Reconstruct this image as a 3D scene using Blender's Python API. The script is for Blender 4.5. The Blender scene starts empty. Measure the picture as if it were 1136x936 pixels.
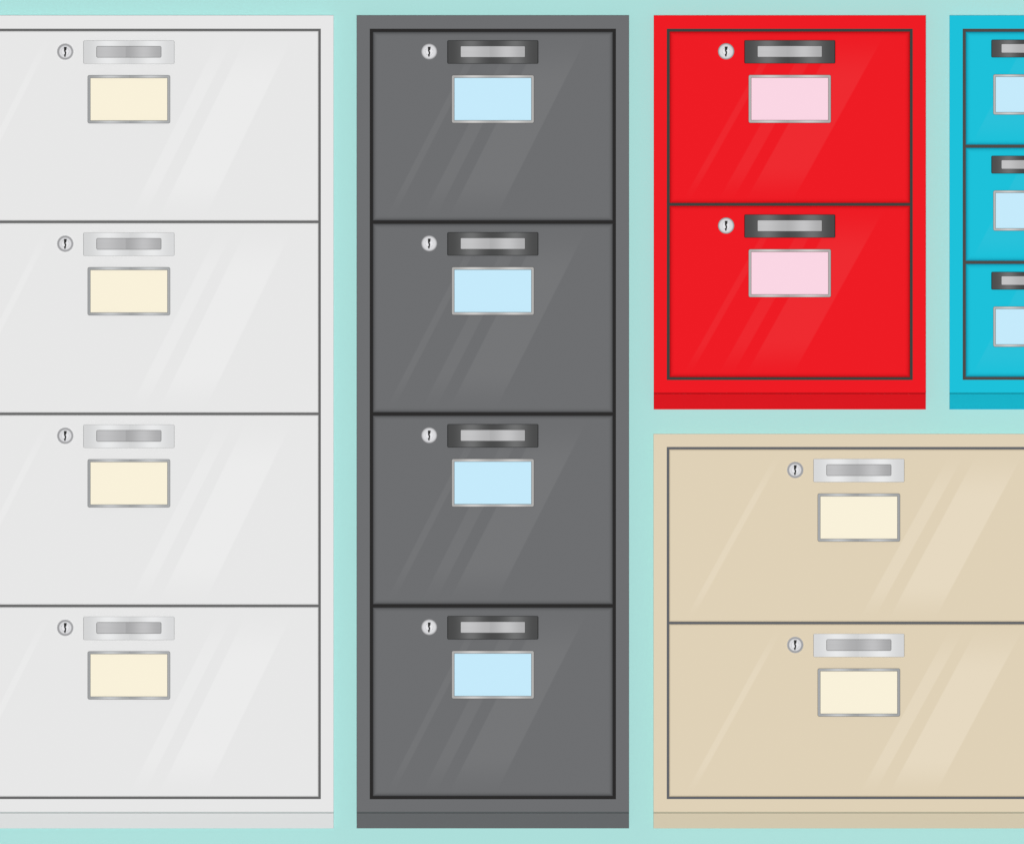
import bpy, bmesh, math

S = 0.0015                      # metres per photo pixel (the tall cabinets are about 1.35 m)
def PX(x): return (x - 568.0) * S
def PZ(y): return (918.0 - y) * S * 0.99914     # z = 0 at the bottom of the tall cabinets

scene = bpy.context.scene
COL = scene.collection

def lin(c):
    c /= 255.0
    return c / 12.92 if c <= 0.04045 else ((c + 0.055) / 1.055) ** 2.4
def rgb(r, g, b, k=1.0): return (lin(r) * k, lin(g) * k, lin(b) * k, 1.0)

# ------------------------------------------------------------------ materials
def new_mat(name, color, rough=0.6, metal=0.0, spec=0.2, grain=0.0, grain_scale=900.0, bump=0.0):
    m = bpy.data.materials.new(name); m.use_nodes = True
    nt = m.node_tree; p = nt.nodes['Principled BSDF']
    p.inputs['Base Color'].default_value = color
    p.inputs['Roughness'].default_value = rough
    p.inputs['Metallic'].default_value = metal
    p.inputs['Specular IOR Level'].default_value = spec
    if grain or bump:
        tc = nt.nodes.new('ShaderNodeTexCoord')
        nz = nt.nodes.new('ShaderNodeTexNoise')
        nz.inputs['Scale'].default_value = grain_scale; nz.inputs['Detail'].default_value = 2
        nt.links.new(tc.outputs['Object'], nz.inputs['Vector'])
        if grain:
            mr = nt.nodes.new('ShaderNodeMapRange')
            mr.inputs['To Min'].default_value = rough - grain; mr.inputs['To Max'].default_value = rough + grain
            nt.links.new(nz.outputs['Fac'], mr.inputs['Value'])
            nt.links.new(mr.outputs['Result'], p.inputs['Roughness'])
        if bump:
            b = nt.nodes.new('ShaderNodeBump'); b.inputs['Strength'].default_value = bump
            b.inputs['Distance'].default_value = 0.0002
            nt.links.new(nz.outputs['Fac'], b.inputs['Height'])
            nt.links.new(b.outputs['Normal'], p.inputs['Normal'])
    return m

def brushed(name, color, rough, streak=0.03):
    """metal with fine brushing along its length"""
    m = new_mat(name, color, rough, 1.0, 0.5)
    nt = m.node_tree; p = nt.nodes['Principled BSDF']
    tc = nt.nodes.new('ShaderNodeTexCoord'); mp = nt.nodes.new('ShaderNodeMapping')
    mp.inputs['Scale'].default_value = (6, 1, 900)
    nz = nt.nodes.new('ShaderNodeTexNoise'); nz.inputs['Scale'].default_value = 1.0; nz.inputs['Detail'].default_value = 3
    mr = nt.nodes.new('ShaderNodeMapRange')
    mr.inputs['To Min'].default_value = rough - streak; mr.inputs['To Max'].default_value = rough + streak
    nt.links.new(tc.outputs['Object'], mp.inputs['Vector']); nt.links.new(mp.outputs['Vector'], nz.inputs['Vector'])
    nt.links.new(nz.outputs['Fac'], mr.inputs['Value']); nt.links.new(mr.outputs['Result'], p.inputs['Roughness'])
    return m

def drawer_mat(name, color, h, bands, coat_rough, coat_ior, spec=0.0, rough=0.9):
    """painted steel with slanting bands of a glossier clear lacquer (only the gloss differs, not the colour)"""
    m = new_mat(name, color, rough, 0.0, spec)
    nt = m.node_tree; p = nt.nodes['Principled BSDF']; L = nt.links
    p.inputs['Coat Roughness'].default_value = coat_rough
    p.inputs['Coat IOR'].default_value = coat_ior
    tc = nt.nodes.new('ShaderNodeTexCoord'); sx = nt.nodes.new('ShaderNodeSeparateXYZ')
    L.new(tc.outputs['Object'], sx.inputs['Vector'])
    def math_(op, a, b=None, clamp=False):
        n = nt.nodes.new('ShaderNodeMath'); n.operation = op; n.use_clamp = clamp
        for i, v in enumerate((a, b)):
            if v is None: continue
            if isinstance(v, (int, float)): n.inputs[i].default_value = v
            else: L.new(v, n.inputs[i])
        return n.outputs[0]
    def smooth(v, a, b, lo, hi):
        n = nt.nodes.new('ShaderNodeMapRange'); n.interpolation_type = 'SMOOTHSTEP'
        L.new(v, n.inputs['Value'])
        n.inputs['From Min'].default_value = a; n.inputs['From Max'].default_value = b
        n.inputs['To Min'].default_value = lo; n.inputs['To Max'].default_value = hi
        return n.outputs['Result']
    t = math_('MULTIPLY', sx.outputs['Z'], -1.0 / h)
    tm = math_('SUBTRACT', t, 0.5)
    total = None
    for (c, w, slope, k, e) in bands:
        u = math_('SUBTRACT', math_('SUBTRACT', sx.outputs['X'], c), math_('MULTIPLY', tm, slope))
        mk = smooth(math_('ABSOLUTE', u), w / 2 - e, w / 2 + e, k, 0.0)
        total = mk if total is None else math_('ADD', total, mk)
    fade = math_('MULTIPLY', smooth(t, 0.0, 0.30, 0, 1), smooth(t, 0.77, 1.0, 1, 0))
    L.new(math_('MULTIPLY', total, fade, True), p.inputs['Coat Weight'])  # coat mask draws the diagonal reflections into the surface gloss
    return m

def bands(wide, k=1.0):  # layout of the imitated highlight stripes on a drawer front
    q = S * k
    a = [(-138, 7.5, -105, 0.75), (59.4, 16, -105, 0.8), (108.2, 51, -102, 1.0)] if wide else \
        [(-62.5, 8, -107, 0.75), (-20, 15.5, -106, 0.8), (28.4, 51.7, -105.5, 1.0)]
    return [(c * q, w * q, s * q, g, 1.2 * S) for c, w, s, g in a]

# ------------------------------------------------------------------ mesh helpers
def obj(name, bm, mat, parent=None, loc=(0, 0, 0), smooth_angle=None):
    bmesh.ops.recalc_face_normals(bm, faces=bm.faces[:])
    me = bpy.data.meshes.new(name); bm.to_mesh(me); bm.free()
    me.materials.append(mat)
    if smooth_angle is not None:
        for f in me.polygons: f.use_smooth = True
        me.set_sharp_from_angle(angle=math.radians(smooth_angle))
    o = bpy.data.objects.new(name, me); COL.objects.link(o)
    o.location = loc
    if parent: o.parent = parent
    return o

def loop_rect(bm, x0, x1, z0, z1, y):
    return [bm.verts.new(v) for v in ((x0, y, z0), (x1, y, z0), (x1, y, z1), (x0, y, z1))]
def bridge(bm, a, b):
    n = len(a)
    for i in range(n): bm.faces.new((a[i], a[(i + 1) % n], b[(i + 1) % n], b[i]))
def box(bm, x0, x1, y0, y1, z0, z1):
    a = loop_rect(bm, x0, x1, z0, z1, y0); b = loop_rect(bm, x0, x1, z0, z1, y1)
    bm.faces.new(a); bm.faces.new(b[::-1]); bridge(bm, a, b)

def rounded_panel(x0, x1, z0, z1, y0, y1, r, n=9):
    """panel whose front edges roll over with radius r"""
    bm = bmesh.new()
    prev = back = loop_rect(bm, x0, x1, z0, z1, y1)
    bm.faces.new(back)
    for k in range(n + 1):
        a = math.pi / 2 * k / n
        ins = r * (1 - math.cos(a)); y = y0 + min(r, y1 - y0 - 0.001) * (1 - math.sin(a))
        cur = loop_rect(bm, x0 + ins, x1 - ins, z0 + ins, z1 - ins, y)
        bridge(bm, prev, cur); prev = cur
    bm.faces.new(prev)
    return bm

def wave_depth(u, amp, e0=0.02, c=0.5, e1=0.99):
    """two shallow humps side by side, from e0 to c and from c to e1 along the length"""
    v = (u - e0) / (c - e0) if u < c else (u - c) / (e1 - c)
    return amp * math.sin(math.pi * max(-0.3, min(1.3, v)))

def strip(bm, x0, x1, zt, zb, base, amp, bev, knots=(0.02, 0.5, 0.99), n=96, r=0.0, y_back=0.0):
    """bar along x with a humped front, rounded corners of radius r and softened edges"""
    def cut(x):
        d = min(x - x0, x1 - x)
        return r - math.sqrt(max(0.0, r * r - (r - d) ** 2)) if d < r else 0.0
    W = x1 - x0
    xs = sorted(set([x0 + W * i / n for i in range(n + 1)] + [x0 + W * knots[1]] +
                    [x0 + r * q for q in (0.08, 0.3, 0.6, 1)] + [x1 - r * q for q in (0.08, 0.3, 0.6, 1)]))
    rows = []
    for x in xs:
        y = -(base + wave_depth((x - x0) / W, amp, *knots)); T = zt - cut(x); B = zb + cut(x)
        d = min(x - x0, x1 - x)
        yy = y + (bev * (1 - d / bev) if d < bev else 0)
        pts = [(x, y_back, T), (x, yy + bev, T), (x, yy + bev * .3, T - bev * .3), (x, yy, T - bev), (x, yy, B + bev),
               (x, yy + bev * .3, B + bev * .3), (x, yy + bev, B), (x, y_back, B)]
        rows.append([bm.verts.new(p) for p in pts])
    for a, b in zip(rows, rows[1:]): bridge(bm, a, b)
    bm.faces.new(rows[0]); bm.faces.new(rows[-1])

def frame_ring(w, z0, z1, b, r, base, amp, bev, nx=72):
    """rectangular frame of bar width b round an open middle; outer corners of radius r"""
    bm = bmesh.new()
    def loop(ins, rad, dy):
        hx, lo, hi = w - ins, z0 + ins, z1 - ins; pts = []
        for cx_, cz_, a0 in ((hx - rad, hi - rad, 0), (-hx + rad, hi - rad, 90), (-hx + rad, lo + rad, 180), (hx - rad, lo + rad, 270)):
            for k in range(6):
                t = math.radians(a0 + 18 * k); pts.append((cx_ + rad * math.cos(t), cz_ + rad * math.sin(t)))
            if a0 in (0, 180):                       # the long side that follows this corner
                sg = 1 if a0 == 0 else -1
                for i in range(1, nx): pts.append((sg * (hx - rad) * (1 - 2 * i / nx), cz_ + sg * rad))
        out = []
        for x, z in pts:
            y = 0.0 if dy is None else -(base + wave_depth(max(0, min(1, (x + w) / (2 * w))), amp)) + dy
            out.append(bm.verts.new((x, y, z)))
        return out
    L = [loop(0, r, None), loop(0, r, bev), loop(bev * .3, r - bev * .3, bev * .3), loop(bev, r - bev, 0),
         loop(b - bev, 0.0005, 0), loop(b - bev * .3, 0.0004, bev * .3), loop(b, 0.0003, bev), loop(b, 0.0003, None)]
    for p, q in zip(L, L[1:] + L[:1]): bridge(bm, p, q)
    return bm

def lathe(profile, n=48):
    """profile: (radius, y) pairs from the back rim to the centre"""
    bm = bmesh.new(); prev = None
    for r, y in profile:
        if r < 1e-7:
            c = bm.verts.new((0, y, 0))
            for i in range(n): bm.faces.new((prev[i], prev[(i + 1) % n], c))
        else:
            cur = [bm.verts.new((r * math.cos(2 * math.pi * i / n), y, r * math.sin(2 * math.pi * i / n))) for i in range(n)]
            if prev: bridge(bm, prev, cur)
            prev = cur
    return bm

def prism(pts, y0, y1):
    bm = bmesh.new()
    a = [bm.verts.new((x, y0, z)) for x, z in pts]; b = [bm.verts.new((x, y1, z)) for x, z in pts]
    bm.faces.new(a); bm.faces.new(b[::-1]); bridge(bm, a, b)
    return bm

# ------------------------------------------------------------------ shared materials
M_WALL = new_mat('teal_wall_paint', rgb(173, 223, 219, 0.915), 0.75, 0, 0.0, bump=0.02, grain_scale=500)
M_LOCK = new_mat('lock_metal', (0.43, 0.43, 0.44, 1), 0.62, 1.0, 0.5)
M_KEY = new_mat('keyhole_black', (0.02, 0.02, 0.02, 1), 0.8)
M_FRAME = brushed('card_frame_metal', (0.105, 0.1075, 0.1095, 1), 0.46, 0.0)
M_FRAME_LT = brushed('card_frame_light_metal', (0.135, 0.133, 0.130, 1), 0.48, 0.0)
M_SILVER = brushed('grip_silver', (0.21, 0.21, 0.213, 1), 0.56, 0.012)
M_STEEL = brushed('grip_steel', (0.19, 0.19, 0.193, 1), 0.55, 0.012)
M_PALE = brushed('handle_pale_metal', (0.435, 0.438, 0.441, 1), 0.62, 0.004)
M_DARK = brushed('handle_dark_metal', (0.0243, 0.0246, 0.0248, 1), 0.44, 0.008)
M_CREAM = new_mat('card_cream', rgb(248, 240, 217, 0.93), 0.9, 0, 0.05)
M_BLUE = new_mat('card_pale_blue', rgb(196, 233, 250, 0.93), 0.9, 0, 0.05)
M_PINK = new_mat('card_pink', rgb(249, 213, 227, 0.93), 0.9, 0, 0.05)

# ------------------------------------------------------------------ wall with a niche for each cabinet
SPECS = [
    dict(key='white', box=(-84, 17, 370, 918.7), seam=901.0, mar=14.1, open=(31.8, 886.2), g=2.5, n=4, cx=143, r=2.2,
         color=(230, 230, 230), groove=(102, 102, 102), tilt=31, wide=True, coat=(0.62, 1.45), pale=True, card=M_CREAM, k=1.0, lock=True,
         label='tall white filing cabinet with four drawers and cream label cards, left of the grey cabinet'),
    dict(key='grey', box=(395.8, 17, 697.7, 918.7), seam=901.0, mar=14.4, open=(31.8, 886.4), g=3.3, n=4, cx=546.7, r=6.0,
         color=(109, 110, 112), groove=(44, 43, 43), tilt=38, wide=False, coat=(0.78, 1.45), pale=False, card=M_BLUE, k=1.0, lock=True,
         label='tall dark grey filing cabinet with four drawers and pale blue label cards'),
    dict(key='red', box=(725.3, 17, 1027, 454.1), seam=436.0, mar=14.4, open=(31.8, 421.5), g=3.1, n=2, cx=876.3, r=6.5,
         color=(237, 28, 36), groove=(60, 66, 64), tilt=41, wide=False, coat=(0.95, 1.45), pale=False, card=M_PINK, k=1.0, lock=True,
         label='bright red filing cabinet with two drawers and pink label cards, above the beige cabinet'),
    dict(key='cyan', box=(1053.4, 17, 1222.6, 454.1), seam=436.0, mar=14.6, open=(31.8, 421.3), g=3.2, n=3, cx=1138, r=6.5,
         color=(29, 192, 217), groove=(80, 74, 70), tilt=41, wide=False, coat=(0.95, 1.4), pale=False, card=M_BLUE, k=0.75, lock=False,
         label='bright turquoise filing cabinet with three small drawers, right of the red cabinet'),
    dict(key='beige', box=(725, 481.3, 1180.6, 918.7), seam=901.0, mar=14.7, open=(495.7, 886.2), g=2.5, n=2, cx=952.4, r=2.6,
         color=(222, 208, 182), groove=(97, 100, 106), tilt=33, wide=True, coat=(0.585, 1.45), pale=True, card=M_CREAM, k=1.0, lock=True,
         label='wide beige filing cabinet with two drawers and cream label cards, under the red cabinet'),
]
WALL_Y, DEPTH = 0.024, 0.46
def build_wall():
    g = 0.0002
    holes = [(PX(b[0]) - g, PX(b[2]) + g, PZ(b[3]), PZ(b[1]) + g) for b in (s['box'] for s in SPECS)]
    xs = sorted({-2.2, 2.6, *[h[0] for h in holes], *[h[1] for h in holes]})
    zs = sorted({-0.7, 2.1, *[h[2] for h in holes], *[h[3] for h in holes]})
    def solid(i, j):
        if not (0 <= i < len(xs) - 1 and 0 <= j < len(zs) - 1): return False
        x = (xs[i] + xs[i + 1]) / 2; z = (zs[j] + zs[j + 1]) / 2
        return not any(h[0] < x < h[1] and h[2] < z < h[3] for h in holes)
    bm = bmesh.new(); y0, y1, y2 = WALL_Y, WALL_Y + DEPTH, WALL_Y + DEPTH + 0.05
    cache = {}
    def V(i, y, j):
        k = (i, y, j)
        if k not in cache: cache[k] = bm.verts.new((xs[i], y, zs[j]))
        return cache[k]
    for i in range(len(xs) - 1):
        for j in range(len(zs) - 1):
            yf = y0 if solid(i, j) else y1          # niches end in a back panel
            bm.faces.new((V(i, yf, j), V(i + 1, yf, j), V(i + 1, yf, j + 1), V(i, yf, j + 1)))
            bm.faces.new((V(i, y2, j), V(i, y2, j + 1), V(i + 1, y2, j + 1), V(i + 1, y2, j)))
            for di, dj, a, b in ((-1, 0, (i, j), (i, j + 1)), (1, 0, (i + 1, j), (i + 1, j + 1)), (0, -1, (i, j), (i + 1, j)), (0, 1, (i, j + 1), (i + 1, j + 1))):
                ni, nj = i + di, j + dj
                out = not (0 <= ni < len(xs) - 1 and 0 <= nj < len(zs) - 1)
                if solid(i, j) and not out and not solid(ni, nj):
                    bm.faces.new((V(a[0], y0, a[1]), V(b[0], y0, b[1]), V(b[0], y1, b[1]), V(a[0], y1, a[1])))
                if out:
                    bm.faces.new((V(a[0], yf, a[1]), V(b[0], yf, b[1]), V(b[0], y2, b[1]), V(a[0], y2, a[1])))
    w = obj('wall', bm, M_WALL)
    w['kind'] = 'structure'; w['label'] = 'plain pale turquoise wall around and between the cabinets'
build_wall()

# ------------------------------------------------------------------ cabinets
KEY_PTS = [(250, 272), (322, 272), (314, 345), (292, 372), (311, 408), (308, 445), (288, 527), (262, 522), (250, 465), (274, 448), (270, 418), (252, 372)]

def copy_tree(o, parent):
    c = o.copy(); COL.objects.link(c); c.parent = parent
    for ch in o.children[:]:
        copy_tree(ch, c)
    return c

def make_cabinet(sp):
    x0, x1 = PX(sp['box'][0]), PX(sp['box'][2]); zt, zb = PZ(sp['box'][1]), PZ(sp['box'][3])
    cx = PX(sp['cx'])
    root = bpy.data.objects.new('filing_cabinet', None); COL.objects.link(root)
    root.location = (cx, 0, zb); root.empty_display_size = 0.1
    root['label'] = sp['label']; root['category'] = 'filing cabinet'; root['group'] = 'filing cabinets set into the wall'
    k = 0.93
    paint = new_mat(sp['key'] + '_paint', rgb(*sp['color'], k), 0.9, 0, 0.0, bump=0.02)
    plinth_m = new_mat(sp['key'] + '_plinth_paint', rgb(*sp['color'], k), 0.9, 0, 0.0)
    groove = new_mat(sp['key'] + '_seal_rubber', rgb(*sp['groove'], 1.0), 0.9, 0, 0.0)
    X0, X1 = x0 - cx, x1 - cx; H = zt - zb
    zs = PZ(sp['seam'] - 0.7) - zb; zl = zs - 1.7 * S         # lower lip of the body: 1.7 px high, steep
    ly = 0.0048
    o0, o1 = X0 + sp['mar'] * S, X1 - sp['mar'] * S
    ot, ob = PZ(sp['open'][0]) - zb, PZ(sp['open'][1]) - zb
    # body
    bm = bmesh.new(); D = 0.45
    F = loop_rect(bm, X0, X1, zs, H, 0.0); I = loop_rect(bm, o0, o1, ob, ot, 0.0); J = loop_rect(bm, o0, o1, ob, ot, 0.0146)
    bridge(bm, F, I); bridge(bm, I, J); bm.faces.new(J)
    B = loop_rect(bm, X0, X1, zl, H, D); bm.faces.new(B)
    l0 = bm.verts.new((X0, ly, zl)); l1 = bm.verts.new((X1, ly, zl))
    bm.faces.new((F[0], F[1], l1, l0)); bm.faces.new((l0, l1, B[1], B[0]))
    bm.faces.new((F[3], F[2], B[2], B[3]))
    bm.faces.new((F[0], l0, B[0], B[3], F[3])); bm.faces.new((F[1], F[2], B[2], B[1], l1))
    obj('body', bm, paint, root)
    # plinth: toe board that leans back towards the floor
    zp = zl - 0.0002
    dy = zp * math.tan(math.radians(sp['tilt']))
    bm = bmesh.new()
    prof = [(ly, zp), (ly + dy, 0.0), (D, 0.0), (D, zp)]
    a = [bm.verts.new((X0, y, z)) for y, z in prof]; b = [bm.verts.new((X1, y, z)) for y, z in prof]
    bm.faces.new(a); bm.faces.new(b[::-1]); bridge(bm, a, b)
    obj('plinth', bm, plinth_m, root)
    bm = bmesh.new(); box(bm, o0, o1, 0.0132, 0.0142, ob, ot)
    obj('seal', bm, groove, root)
    # drawers
    g = sp['g'] * S; n = sp['n']
    top, bot = ot - g, ob + g
    pitch = (top - bot + g) / n; h = pitch - g
    hw = (o1 - o0) / 2 - g; dcx = (o0 + o1) / 2
    q = 0.75 if sp['k'] < 1 else 1.0
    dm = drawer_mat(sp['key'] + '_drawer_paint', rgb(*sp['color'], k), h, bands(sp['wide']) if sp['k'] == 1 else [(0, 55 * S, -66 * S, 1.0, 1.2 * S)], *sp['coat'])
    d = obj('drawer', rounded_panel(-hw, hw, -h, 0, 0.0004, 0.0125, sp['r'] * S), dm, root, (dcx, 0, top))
    def px(v): return v * S
    up = 1.0 if (sp['r'] > 5 and q == 1.0) else (0.7 if q < 1 else 0.0)
    fy = 0.0004                                           # drawer face
    # distances below the drawer's top edge, in px of the photo
    if q == 1.0:
        hy0, hy1, gy0, gy1, cy0, cy1 = 10.6, 36.5, 16.8, 29.5, 49.0, 102.4
        hx, gx, cxw, br = 50.5, 36.0, 45.8, 3.2
    else:
        hy0, hy1, gy0, gy1, cy0, cy1 = 9.6, 29.4, 14.2, 24.4, 48.0, 92.8
        hx, gx, cxw, br = 38.3, 27.3, 36.2, 2.8
    dk = not sp['pale']
    hy0, hy1, gy0, gy1, cy0, cy1 = (v - up for v in (hy0, hy1, gy0, gy1, cy0, cy1))
    hm, gm, fm = (M_DARK, M_SILVER, M_FRAME_LT) if dk else (M_PALE, M_STEEL, M_FRAME)
    amp = 0.0034 * q
    bm = bmesh.new(); strip(bm, -px(hx), px(hx), -px(hy0), -px(hy1), 0.003, amp, 0.0007 if dk else 0.00035, r=0.0020)
    obj('handle', bm, hm, d, (0, fy, 0))
    bm = bmesh.new(); strip(bm, -px(gx), px(gx), -px(gy0), -px(gy1), 0.003 + amp * 0.98, amp * 0.72, 0.0006, (-0.20, 0.45, 1.0), r=0.0022, y_back=-0.001)
    obj('grip', bm, gm, d, (0, fy, 0))
    # label holder: a metal frame round a paper card
    b_ = px(br); w_ = px(cxw)
    obj('card_frame', frame_ring(w_, -px(cy1), -px(cy0), b_, 0.0030, 0.0018, 0.0023 * q, 0.0005), fm, d, (0, fy, 0))
    bm = bmesh.new(); box(bm, -w_ + b_ + 1e-4, w_ - b_ - 1e-4, -0.0011, 0, -px(cy1) + b_ + 1e-4, -px(cy0) - b_ - 1e-4)
    obj('label_card', bm, sp['card'], d, (0, fy, 0))
    if sp['lock']:
        R = 9.1 * S; lc = (-px(70.6), fy, -px(23.0 - up))
        if dk:
            pr = [(R, 0), (R, -.0024), (R * .985, -.0028), (R * .93, -.00315), (R * .88, -.0034), (R * .80, -.0036), (R * .66, -.0039), (R * .50, -.0041), (R * .49, -.0039), (R * .46, -.0039), (R * .45, -.0043), (R * .2, -.0045), (0, -.0045)]
            lk = obj('lock', lathe(pr), M_LOCK, d, lc, 35)
        else:
            pr = [(R, 0), (R, -.0024), (R * .985, -.0028), (R * .92, -.00302), (R * .85, -.00332), (R * .83, -.0035), (R * .66, -.00375), (R * .50, -.0040), (R * .49, -.0038), (R * .46, -.0038), (R * .45, -.0042), (R * .2, -.0044), (0, -.0044)]
            lk = obj('lock', lathe(pr), M_LOCK, d, lc, 35)
        pts = [((x - 284) / 22.72 * S, -(y - 393) / 22.72 * S) for x, y in KEY_PTS]
        obj('keyhole', prism(pts, -0.0054, -0.003), M_KEY, d, lc)  # raised black prism; the hollow's darkness is put into its colour
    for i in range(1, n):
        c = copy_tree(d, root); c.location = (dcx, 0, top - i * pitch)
    return root
for sp in SPECS: make_cabinet(sp)

# ------------------------------------------------------------------ light, camera, world
ld = bpy.data.lights.new('studio_softbox', 'AREA'); ld.shape = 'SQUARE'; ld.size = 1.6
D_L = 40.0
ld.energy = math.pi * math.pi * D_L * D_L * 0.95
lo = bpy.data.objects.new('studio_softbox', ld); COL.objects.link(lo)
lo.location = (0, -D_L, 0.675); lo.rotation_euler = (math.radians(90), 0, 0)

w = bpy.data.worlds.new('World'); scene.world = w; w.use_nodes = True
bg = w.node_tree.nodes['Background']; bg.inputs['Color'].default_value = (1, 1, 1, 1); bg.inputs['Strength'].default_value = 0.14

cam = bpy.data.cameras.new('camera'); cam.type = 'ORTHO'; cam.ortho_scale = 1136 * S; cam.clip_end = 200
co = bpy.data.objects.new('camera', cam); COL.objects.link(co)
co.location = (0, -4.0, PZ(468)); co.rotation_euler = (math.radians(90), 0, 0)
scene.camera = co
scene.view_settings.view_transform = 'Standard'; scene.view_settings.look = 'None'
scene.view_settings.exposure = 0; scene.view_settings.gamma = 1
